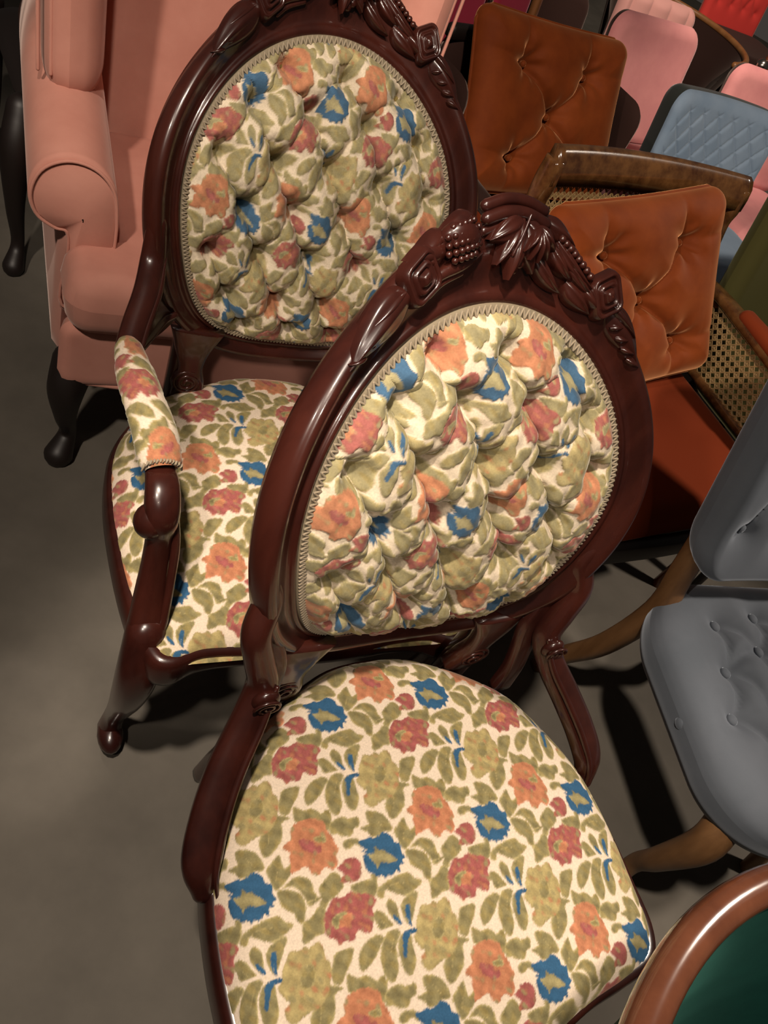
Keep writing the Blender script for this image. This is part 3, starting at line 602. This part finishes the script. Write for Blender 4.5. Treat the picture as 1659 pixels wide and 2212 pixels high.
# front rail and legs
m = MB(); pad(m, .69, .155, .020, .03, (40, 16), frame=lambda x, z, n: np.stack([x, -.350-n, z+.313], -1), T2=.03, re=.02); rl = m.build('front_rail', PEACH, Wc)
m = MB(); tube(m, [(-.338, -.355, .243), (-.15, -.368, .238), (.15, -.368, .238), (.338, -.355, .243)], .006, up=(0, -1, 0), n=8); m.build('piping', PEACH, rl)
m = MB(); pad(m, .66, .62, .05, .03, (8, 8), frame=lambda x, z, n: np.stack([x, z-.03, .30+n], -1), T2=.05); m.build('seat_frame', PEACH, Wc)
m = MB(); pad(m, .58, .9, .01, .05, (8, 8), frame=lambda x, z, n: np.stack([x-.03, .29+.24*(z+.24)+n, z+.70], -1), T2=.02); m.build('outside_back', PEACH, Wc)
for sx in (-1, 1):
    m = MB(); tube(m, [(sx*.312, -.325, .262), (sx*.325, -.345, .205), (sx*.322, -.343, .13), (sx*.312, -.325, .06), (sx*.330, -.355, .018)], [.042, .036, .023, .018, .030], up=(0, 1, 0), n=16)
    m.build('leg', BLACKWOOD, Wc, label='dark front cabriole leg')
    m = MB(); tube(m, [(sx*.29, .24, .26), (sx*.29, .27, .13), (sx*.30, .33, .0)], [.024, .02, .016], up=(0, 1, 0), n=12); m.build('leg', BLACKWOOD, Wc, label='dark rear leg')

# ------------------------------------------------------------------ dark wooden chair beyond the wing chair
Dk = thing('wooden_chair', 'dark wooden chair with cabriole legs in shadow at the left edge, beyond the wing chair', 'chair', (-1.17, 1.80, 0), .85)
for x, y in ((-.25, -.28), (.25, -.28)):
    m = MB(); tube(m, [(x*.98, y+.02, .42), (x*1.04, y-.01, .33), (x*1.02, y+.005, .18), (x*.98, y+.02, .07), (x*1.04, y-.01, .018)], [.03, .033, .022, .016, .026], up=(0, 1, 0), n=14); m.build('leg', BLACKWOOD, Dk)
for x, y in ((-.22, .22), (.22, .22)):
    m = MB(); tube(m, [(x, y, .42), (x, y+.02, .2), (x, y+.08, 0)], [.022, .02, .017], up=(0, 1, 0), n=12); m.build('leg', BLACKWOOD, Dk)
m = MB(); pad(m, .50, .44, .03, .08, (24, 24), frame=lambda x, z, n: np.stack([x, z-.06, .43+n], -1), T2=.05); m.build('seat', BLACKWOOD, Dk)
m = MB(); pad(m, .46, .48, .02, .16, (24, 24), frame=lambda x, z, n: np.stack([x, .25+.25*z-n, .78+z], -1)); m.build('backrest', BLACKWOOD, Dk)

# ------------------------------------------------------------------ cane-sided rust armchairs with loose cushions
def strips(mb, W, Hh, frame, pitch=.0185, th=.0012):
    """six-way cane weave as thin strands"""
    def seg(a, b, n, w_):
        a, b = np.array(a), np.array(b); d = b-a; L = np.hypot(*d)
        if L < 1e-4: return
        p = np.array([-d[1], d[0]])/L*w_; k = max(2, int(L/.05)+1); t = np.linspace(0, 1, k)[:, None]
        A, C_ = a+d*t+p, a+d*t-p
        mb.grid(np.stack([frame(A[:, 0], A[:, 1], n+0*A[:, 0]), frame(a[0]+(d*t)[:, 0], a[1]+(d*t)[:, 1], n+th+0*A[:, 0]), frame(C_[:, 0], C_[:, 1], n+0*A[:, 0])]))
    for i in range(int(W/pitch)+1):
        x = -W/2+i*pitch
        for dx in (-.0011, .0011): seg((x+dx, -Hh/2), (x+dx, Hh/2), 0, .0011)
    for i in range(int(Hh/pitch)+1):
        z = -Hh/2+i*pitch
        for dz in (-.0011, .0011): seg((-W/2, z+dz), (W/2, z+dz), .001, .0011)
    for s in (-1, 1):
        n = int((W+Hh)/pitch)+1
        for i in range(n):
            c = -(W+Hh)/2+(i+.5)*pitch    # x - s z = c
            z0, z1 = -Hh/2, Hh/2; x0, x1 = c+s*z0, c+s*z1
            pts = []
            t0, t1 = 0., 1.; dx = x1-x0
            lo, hi = sorted(((-W/2-x0)/dx, (W/2-x0)/dx)); t0, t1 = max(0, lo), min(1, hi)
            if t1 > t0: seg((x0+dx*t0, z0+Hh*t0), (x0+dx*t1, z0+Hh*t1), .002, .0017)
def cane_armchair(label, loc, yaw):
    t = thing('cane_armchair', label, 'armchair', loc, yaw, )
    yb = lambda x, z: .262+.22*(z-.80)+.03*(1-(x/.30)**2)
    # curved top rail
    m = MB(); x = np.linspace(-.298, .298, 40); prof = np.array([(-.020, -.037), (-.022, -.01), (-.020, .012), (-.012, .026), (.0, .031), (.012, .026), (.016, .008), (.014, -.037)])
    G = np.array([[(xx, yb(xx, .84+b)+a, .84+b) for a, b in prof] for xx in x]); m.grid(G, cv=True, cap0=True, cap1=True); m.build('top_rail', WALNUT, t)
    for s in (-1, 1):
        m = MB(); z = np.array([.845, .80, .76, .70, .60, .50, .42, .2, .0]); y = yb(.29, z)+np.array([0, .006, .012, .005, 0, 0, 0, .01, .05]); 
        tube(m, np.stack([np.full(9, s*.290), y, z], -1), [(.013, .022), (.015, .026), (.016, .022), (.016, .02), (.016, .02), (.016, .02), (.018, .02), (.017, .018), (.015, .016)], up=(0, -1, .2), n=14, exp=3.5, ends=False); m.build('back_post', WALNUT, t)
        m = MB(); tube(m, [(s*.300, .215, .640), (s*.306, .14, .640), (s*.310, .04, .636), (s*.312, -.08, .628), (s*.312, -.20, .615), (s*.310, -.285, .60)], [(.018, .012), (.022, .014), (.027, .016), (.029, .016), (.029, .016), (.024, .014)], up=(0, 0, 1), n=16, exp=2.6); m.build('arm_rail', WALNUT, t); m = MB(); tube(m, [(s*.309, .055, .652), (s*.311, -.05, .648), (s*.311, -.20, .634)], [(.024, .016), (.027, .018), (.026, .016)], up=(0, 0, 1), n=16, exp=2.4); m.build('arm_pad', RUSTSEAT, t)
        m = MB(); tube(m, [(s*.312, -.275, .60), (s*.311, -.285, .50), (s*.308, -.29, .40), (s*.30, -.29, .2), (s*.298, -.285, .0)], [.019, .018, .024, .02, .014], up=(0, 1, 0), n=12, ends=False); m.build('front_post', CHESTNUT, t)
        m = MB(); strips(m, .44, .15, lambda a, b, n: np.stack([s*(.306-n), a-.03, b+.545], -1)); m.build('cane_side_panel', CANE, t, kind='stuff')
        m = MB(); tube(m, [(s*.306, .2, .463), (s*.306, -.27, .463)], .011, up=(0, 0, 1), n=8, exp=4); m.build('side_rail', WALNUT, t)
    m = MB(); strips(m, .53, .28, lambda a, b, n: np.stack([a, yb(a, .655+b)-n, .655+b], -1)); m.build('cane_back_panel', CANE, t, kind='stuff')
    m = MB(); x = np.linspace(-.28, .28, 20); tube(m, np.stack([x, yb(x, .50), np.full(20, .50)], -1), (.012), up=(0, 0, 1), n=8, exp=4, sm=False); m.build('lower_back_rail', WALNUT, t)
    m = MB(); pad(m, .60, .62, .055, .045, (40, 40), frame=lambda x, z, n: np.stack([x, z-.03, .405+n], -1), T2=.03, re=.05); m.build('seat', RUSTSEAT, t)
    m = MB(); tube(m, [(-.29, -.335, .365), (0, -.350, .365), (.29, -.335, .365)], (.032, .016), up=(0, -1, 0), n=12, exp=4); m.build('front_rail', BLACKWOOD, t)
    return t
def cushion_relief(btn, D, folds=3):
    b = np.array(btn)
    segs = []
    for i in range(4): segs.append((btn[i], btn[4]))
    def f(X, Z):
        h = np.zeros_like(X); db = np.min(np.hypot(X[..., None]-b[:, 0], Z[..., None]-b[:, 1]), -1)
        h -= D*.9*np.exp(-(db/.034)**1.0)
        for p in b:          # radiating pleats
            a = np.arctan2(Z-p[1], X-p[0]); r_ = np.hypot(X-p[0], Z-p[1]); h += .0062*np.cos(a*6+p[0]*40+1.8*np.sin(r_*26))*np.exp(-(r_/.05)**2)*(r_/.03).clip(0, 1)
        for p, q in segs:
            e = np.array(q)-p; t = np.clip(((X-p[0])*e[0]+(Z-p[1])*e[1])/(e@e), 0, 1); d = np.hypot(X-p[0]-t*e[0], Z-p[1]-t*e[1]); h -= D*.30*np.exp(-(d/.010)**1.2)
        for p in btn[:4]:    # folds running to the edges
            for ex, ez in ((np.sign(p[0])*.30, p[1]+.02), (p[0]-.02, np.sign(p[1])*.30)):
                e = np.array([ex, ez])-p; t = np.clip(((X-p[0])*e[0]+(Z-p[1])*e[1])/(e@e), 0, 1); d = np.hypot(X-p[0]-t*e[0]+.006*np.sin(t*5), Z-p[1]-t*e[1]); h -= D*.22*np.exp(-(d/.011)**1.2)*(1-.6*t)
        return h
    return f
def cushion(label, W, Hh, btn, loc, yaw, rake, group='rust tufted cushions', roll=0):
    t = thing('cushion', label, 'cushion', loc, yaw, group)
    cr, sr = math.cos(rake), math.sin(rake)
    def fr(x, z, n):
        x, z = x*math.cos(roll)+z*-math.sin(roll)*-1*-1, x*math.sin(roll)+z*math.cos(roll); return np.stack([x, z*sr-n*cr, z*cr+n*sr], -1)
    def bow(X, Z): return X*(1-.035*np.cos(Z/Hh*pi)), Z*(1-.03*np.cos(X/W*pi))
    m = MB(); pad(m, W, Hh, .062, .045, (150, 150), relief=cushion_relief(btn, .066), frame=fr, T2=.03, re=.10, pw=.5, shape=bow); c = m.build('cushion_cover', RUST, t)
    for b in btn:
        m = MB(); x, z = bow(np.array(b[0]), np.array(b[1])); P = fr(x, z, np.array(.013)); ball(m, P, (.0085, .008, .0085), 9); m.build('button', RUST, c)
    m = MB(); a = np.linspace(0, 2*pi, 120, endpoint=False); ca, sa = np.cos(a), np.sin(a); k = np.minimum(1/np.maximum(np.abs(ca), np.abs(sa)), 1.30)
    x, z = bow(ca*k*W/2, sa*k*Hh/2); tube(m, fr(x, z, 0*x+.002), .0045, up=(0, -1, 0), n=7, closed=True, sm=False); m.build('piping', RUST, c)
    return t
ARM_B = cane_armchair('cane-sided rust armchair with burr walnut top rail behind the armless parlour chair', (.3338, 1.6246, 0), .8289)
ARM_A = thing('brown_armchair', 'dark brown sided armchair with rust seat, mostly hidden behind its large tufted cushion', 'armchair', (-.057, 2.1665, 0), .9304)
m = MB(); pad(m, .58, .38, .03, .06, (24, 24), frame=lambda x, z, n: np.stack([x, .27+.20*z-n, .60+z], -1)); m.build('backrest', BROWN, ARM_A)
m = MB(); x = np.linspace(-.285, .318, 14); tube(m, np.stack([x, .305-.2*(x/.3)**2*.1, np.full(14, .79)], -1), (.016, .018), up=(0, 0, 1), n=12, exp=3, sm=False); m.build('top_rail', BLACKWOOD, ARM_A)
m = MB(); pad(m, .58, .60, .05, .05, (30, 30), frame=lambda x, z, n: np.stack([x, z-.03, .405+n], -1), T2=.06, re=.05); m.build('seat', RUSTSEAT, ARM_A)
for s in (-1, 1):
    m = MB(); pad(m, .22, .34, .022, .06, (20, 20), frame=lambda x, z, n: np.stack([s*(.325+n), .205+x, .585+z], -1)); m.build('side_wing', BROWN, ARM_A)
    m = MB(); tube(m, [(s*.32, .12, .60), (s*.325, -.02, .585), (s*.32, -.24, .57), (s*.315, -.28, .50)], (.024, .02), up=(0, 0, 1), n=12, exp=2.5); m.build('arm', BROWN, ARM_A)
    for y in (-.27, .25):
        m = MB(); tube(m, [(s*.27, y, .38), (s*.275, y*1.03, .2), (s*.28, y*1.08, 0)], [.02, .017, .012], up=(0, 1, 0), n=10, ends=False); m.build('leg', BLACKWOOD, ARM_A)
Q5 = [(-.11, .10), (.12, .10), (-.11, -.12), (.12, -.12), (.005, -.01)]
def at(pose, x, y, z):
    c, s = math.cos(pose[2]), math.sin(pose[2]); return (pose[0]+c*x-s*y, pose[1]+s*x+c*y, z)
CUB = cushion('rust velvet tufted cushion leaning on the cane back under the burr walnut rail', .51, .415, Q5, at((.3338, 1.6246, .8289), -.03, .122, .648), .8289, .58, roll=.17)
CUA = cushion('rust velvet tufted cushion on the farther armchair, directly right of the floral armchair', .545, .415, Q5, at((-.057, 2.1665, .9304), -.02, .14, .693), .9304, .52, roll=-.04)

# ------------------------------------------------------------------ slate grey tufted chair at the right
Gc = thing('grey_chair', 'slate grey velvet button-tufted dining chair with brown wooden legs at the right edge', 'chair', (.8151, 1.0389, 0), .594)
GB = [(-.116, .153), (-.008, .172), (.10, .153), (-.142, .059), (-.036, .101), (.07, .101), (.15, .06), (-.174, -.027), (-.07, .0), (.03, .0), (.16, -.03), (-.02, -.09), (.09, -.09), (-.11, -.1)]
def tuft(btn, D, sr, cr=.012, link=.13):
    b = np.array(btn); segs = [(p, q) for i, p in enumerate(btn) for q in btn[i+1:] if .03 < math.hypot(p[0]-q[0], p[1]-q[1]) < link and abs(p[1]-q[1]) > .03]
    def f(X, Z):
        db = np.min(np.hypot(X[..., None]-b[:, 0], Z[..., None]-b[:, 1]), -1); h = -D*np.exp(-(db/sr)**1.2)
        for p, q in segs:
            e = np.array(q)-np.array(p); t = np.clip(((X-p[0])*e[0]+(Z-p[1])*e[1])/(e@e), 0, 1); L = np.hypot(*e); off = .010*np.sin(pi*t)
            d = np.hypot(X-p[0]-t*e[0]+off*e[1]/L, Z-p[1]-t*e[1]-off*e[0]/L); h = np.minimum(h, h*.4-D*.5*np.exp(-(d/cr)**1.1))
        return h
    return f
m = MB(); gs = tuft(GB, .034, .03, .014)
pad(m, .53, .50, .045, .15, (110, 110), relief=lambda X, Z: gs(X, Z), frame=lambda x, z, n: np.stack([x*(1-.10*z), z, .437+n], -1), T2=.08, re=.06, pw=.5)
se = m.build('seat', GREY, Gc)
for b in GB[:8]:
    m = MB(); ball(m, (b[0]*(1-.1*b[1]), b[1], .456), (.011, .011, .007), 8); m.build('button', GREY, se)
m = MB(); ball(m, (-.262, -.02, .43), (.006, .012, .012), 8); m.build('button', GREY, se, label='round button on the side of the seat')
GBB = [(x, z) for k, z in enumerate((-.14, -.05, .04, .13)) for x in ((-.13, -.02, .09) if k % 2 else (-.18, -.075, .035, .145))]
gb = tuft(GBB, .032, .022)
m = MB(); pad(m, .49, .48, .05, .07, (100, 100), relief=lambda X, Z: gb(X, Z), frame=lambda x, z, n: np.stack([x, .322+.40*z-.24*x*x-n, .79+z], -1), T2=.042, re=.03, pw=.45)
bk = m.build('backrest', GREY, Gc)
for b in GBB:
    m = MB(); ball(m, (b[0], .322+.40*b[1]-.24*b[0]**2-.024, .79+b[1]), (.01, .008, .01), 7); m.build('button', GREY, bk)
for s in (-1, 1):
    m = MB(); tube(m, [(s*.205, .258, .62), (s*.205, .228, .52), (s*.20, .205, .42), (s*.195, .225, .25), (s*.190, .275, .1), (s*.19, .30, .0)], [(.022, .020), (.022, .020), (.022, .022), (.02, .022), (.018, .02), (.015, .017)], up=(0, 1, .2), n=14, exp=3, ends=False); m.build('leg', OAK, Gc, label='rear wooden leg carrying the backrest')
    m = MB(); tube(m, [(s*.20, -.16, .40), (s*.215, -.19, .33), (s*.205, -.18, .2), (s*.185, -.165, .1), (s*.19, -.185, .0)], [.03, .03, .022, .017, .018], up=(0, 1, 0), n=14); m.build('leg', OAK, Gc, label='front cabriole leg')

# ------------------------------------------------------------------ emerald tub chair close by at the lower right
Tc = thing('tub_chair', 'emerald green velvet chair with polished curved wooden rail, close at the lower right corner', 'chair', (.72, .17, 0), 0)
def tub(t, RR, a0, a1, zr, wood, cloth, hw, n=70):
    a = np.linspace(math.radians(a0), math.radians(a1), n); ca, sa = np.cos(a), np.sin(a)
    m = MB(); tube(m, np.stack([ca*RR, sa*RR, np.full(n, zr)], -1), (hw, hw*.95), up=(0, 0, 1), n=20, exp=2.3, sm=False); m.build('top_rail', wood, t)
    for nm, L in (('inside_back', ((-hw*.55, -.004), (-hw*.75, -.02), (-.06, -.12), (-.11, -.30), (-.115, -.40))), ('outside_back', ((-hw*.4, -.012), (-.03, -.1), (-.085, -.30), (-.095, -.48)))):
        m = MB(); m.grid(np.array([np.stack([ca*(RR+r_), sa*(RR+r_), np.full(n, zr+z)], -1) for r_, z in L])); m.build(nm, cloth, t)
tub(Tc, .345, 62, 262, .80, REDWOOD, GREEN, .0175)
m = MB(); pad(m, .50, .50, .05, .20, (30, 30), frame=lambda x, z, n: np.stack([x+.02, z, .42+n], -1), T2=.10); m.build('seat', GREEN, Tc)
for x, y in ((-.2, .17), (-.2, -.17), (.2, .17), (.2, -.17)):
    m = MB(); tube(m, [(x, y, .34), (x*1.03, y*1.03, .15), (x*1.08, y*1.08, 0)], [.022, .018, .013], up=(0, 1, 0), n=12, ends=False); m.build('leg', REDWOOD, Tc)

# ------------------------------------------------------------------ upholstered shell chairs farther back
def shell_chair(name, label, pose, mt, back, relief=None, z0=.45, z1=.84, w=.47, T=.035, r=.07, rake=.22, wrap=0., rear=None, n=(60, 60), RT=.035, seat_mat=None, zs=.435, group=None, y0=.10, flare=0., seat_w=.50):
    t = thing(name, label, 'chair', (pose[0], pose[1], 0), pose[2], group); h = z1-z0
    fr = lambda x, z, nn: np.stack([x*(1+flare*(z/h)), y0+rake*(z+h/2)-wrap*x*x-nn, z0+h/2+z], -1)
    m = MB(); pad(m, w, h, T, r, n, relief=relief, frame=fr, T2=.001, re=.04); m.build(back, mt, t)
    m = MB(); pad(m, w*1.0, h, .002, r, (30, 30), frame=fr, T2=RT, re=.03); m.build('outer_shell', rear or mt, t)
    m = MB(); pad(m, seat_w, .50, .04, .10, (30, 30), frame=lambda x, z, nn: np.stack([x, z-.14, zs+nn], -1), T2=.06, re=.06); m.build('seat', seat_mat or mt, t)
    for sx in (-1, 1):
        for sy in (-.33, .06):
            m = MB(); tube(m, [(sx*.19, sy, zs-.03), (sx*.205, sy+(.03 if sy > 0 else -.01), zs*.5), (sx*.22, sy+(.07 if sy > 0 else -.03), 0)], [.018, .015, .011], up=(0, 1, 0), n=10, ends=False); m.build('leg', BLACKWOOD, t)
    return t
def quilt(X, Z):
    p = .072; a = (X+Z*.85)/p; b = (X-Z*.85)/p
    d = np.minimum(np.abs((a % 1)-.5), np.abs((b % 1)-.5)); d = .5-np.maximum(np.abs((a % 1)-.5), np.abs((b % 1)-.5))
    return -.008*np.exp(-(d/.07)**1.0)*sm(.24, .21, np.abs(X))*sm(.15, .12, Z)*sm(-.17, -.14, Z)
shell_chair('quilted_chair', 'dusty blue velvet chair with diamond quilted back beyond the walnut rail', (.42, 2.88, .7471), BLUE, 'quilted_back', quilt, z1=.765, z0=.41, zs=.385, w=.51, wrap=.55, rear=SHELLSHADE, n=(200, 180), r=.06, T=.03, y0=.13, RT=.075)
shell_chair('pink_chair', 'dusty pink velvet chair with plain rounded back, directly right of the farther rust cushion', (.098, 3.42, .8717), PINK, 'backrest', rear=BROWN, w=.475, z1=.76, z0=.34, zs=.31)
shell_chair('pink_chair', 'dusty pink velvet chair at the right edge above the blue quilted chair', (.61, 3.76, .6514), PINK, 'backrest', rear=BROWN, w=.53, z1=.735, z0=.32, zs=.30)
def chan(X, Z): return .020*np.sqrt(np.abs(np.cos(pi*X/.108)))-.01
shell_chair('channel_back_chair', 'pale pink velvet chair with vertical channels in its back, at the top edge', (.008, 4.18, .6882), PINKLITE, 'channel_back', chan, seat_w=.44, w=.44, z1=.685, z0=.30, zs=.27, rear=BROWN, n=(120, 40), r=.05)
shell_chair('brown_chair', 'dark brown cloth chair with plain back above the rust cushion, left of pink chairs', (-.39, 3.86, .8), BROWN, 'backrest', seat_w=.34, w=.38, z1=.61, z0=.33, zs=.30, r=.08)
shell_chair('olive_chair', 'olive green velvet chair at the right edge beside the cane armchair', (.73, 2.11, .83), OLIVE, 'backrest', w=.52, z1=.92, z0=.40, r=.06)
T2_ = thing('brown_tub_chair', 'dark brown tub chair with curved golden wooden rail behind the pink chairs', 'chair', (.012, 5.08, 0), 0)
tub(T2_, .414, -30, 200, .50, HONEY, BROWN, .016)
m = MB(); pad(m, .5, .5, .04, .2, (16, 16), frame=lambda x, z, n: np.stack([x, z, .22+n], -1), T2=.1); m.build('seat', BROWN, T2_)
for x, y in ((-.2, .17), (-.2, -.17), (.2, .17), (.2, -.17)):
    m = MB(); tube(m, [(x, y, .15), (x*1.08, y*1.08, 0)], [.02, .013], up=(0, 1, 0), n=10, ends=False); m.build('leg', BLACKWOOD, T2_)
# red tufted
RB = [(x, z) for k, z in enumerate((-.12, -.04, .04, .12)) for x in ((-.1, 0, .1) if k % 2 else (-.15, -.05, .05, .15))]
rt = tuft(RB, .02, .02)
shell_chair('red_chair', 'bright red tufted chair in the top right corner', (.361, 5.75, .7027), RED, 'tufted_back', lambda X, Z: rt(X, Z), w=.46, z0=.43, z1=.937, n=(80, 80), r=.03, seat_mat=BROWN, y0=.14)
# magenta chair with honey wood posts
Mg = thing('magenta_armchair', 'magenta velvet armchair with honey coloured wooden posts behind the rust cushion at the top', 'armchair', (-.565, 3.12, 0), 1.321)
for x0 in (-.18, .18):
    m = MB(); pad(m, .30, .40, .025, .03, (20, 20), frame=lambda x, z, n: np.stack([x+x0, .05+.1*z-n, .68+z], -1)); m.build('back_panel', MAGENTA, Mg)
m = MB(); pad(m, .68, .36, .04, .05, (20, 20), frame=lambda x, z, n: np.stack([x, z-.15, .42+n], -1), T2=.06); m.build('seat', MAGENTA, Mg)
for x in (-.375, .375):
    m = MB(); tube(m, [(x, .06, .92), (x, .02, .6), (x, .0, .3), (x, .02, .0)], (.020, .016), up=(0, -1, .2), n=10, exp=4, ends=False); m.build('back_post', HONEY, Mg)
    m = MB(); tube(m, [(x, -.30, .42), (x, -.31, 0)], .018, up=(0, 1, 0), n=10, exp=4, ends=False); m.build('leg', HONEY, Mg)
m = MB(); tube(m, [(0, .06, .9), (0, .02, .5)], (.02, .012), up=(0, -1, 0), n=10, exp=4); m.build('centre_post', CHROME, Mg)
for z in (.90, .46):
    m = MB(); tube(m, [(-.37, .02+.1*(z-.6), z), (.37, .02+.1*(z-.6), z)], (.014, .018), up=(0, 0, 1), n=10, exp=4); m.build('cross_rail', HONEY, Mg)
Ps = thing('wooden_stool', 'honey coloured wooden stool whose slim post shows between the wing chair and the rust cushion', 'stool', (-.86, 2.86, 0), .6)
for x, y in ((.11, -.11), (-.11, -.11), (.11, .11), (-.11, .11)):
    m = MB(); tube(m, [(x*.8, y*.8, .66), (x, y, 0)], .014, up=(0, 1, 0), n=10, exp=4, ends=False); m.build('leg', HONEY, Ps)
m = MB(); pad(m, .25, .25, .02, .06, (16, 16), frame=lambda x, z, n: np.stack([x, z, .60+n], -1)); m.build('seat', HONEY, Ps)
# brown wooden post with a bright metal joint at the top right
Wd = thing('wooden_stand', 'reddish brown wooden stand with a bright metal knob in the top right corner', 'stand', (.47, 4.35, 0), .7)
m = MB(); tube(m, [(0, 0, .80), (0, 0, 0)], (.045, .02), up=(0, -1, 0), n=12, exp=5, ends=False); m.build('post', CHESTNUT, Wd)
m = MB(); tube(m, [(-.16, 0, .02), (.16, 0, .02)], (.02, .02), up=(0, 0, 1), n=10, exp=4); m.build('foot', CHESTNUT, Wd)
m = MB(); ball(m, (-.07, -.02, .66), (.03, .03, .03), 10); m.build('knob', CHROME, Wd)
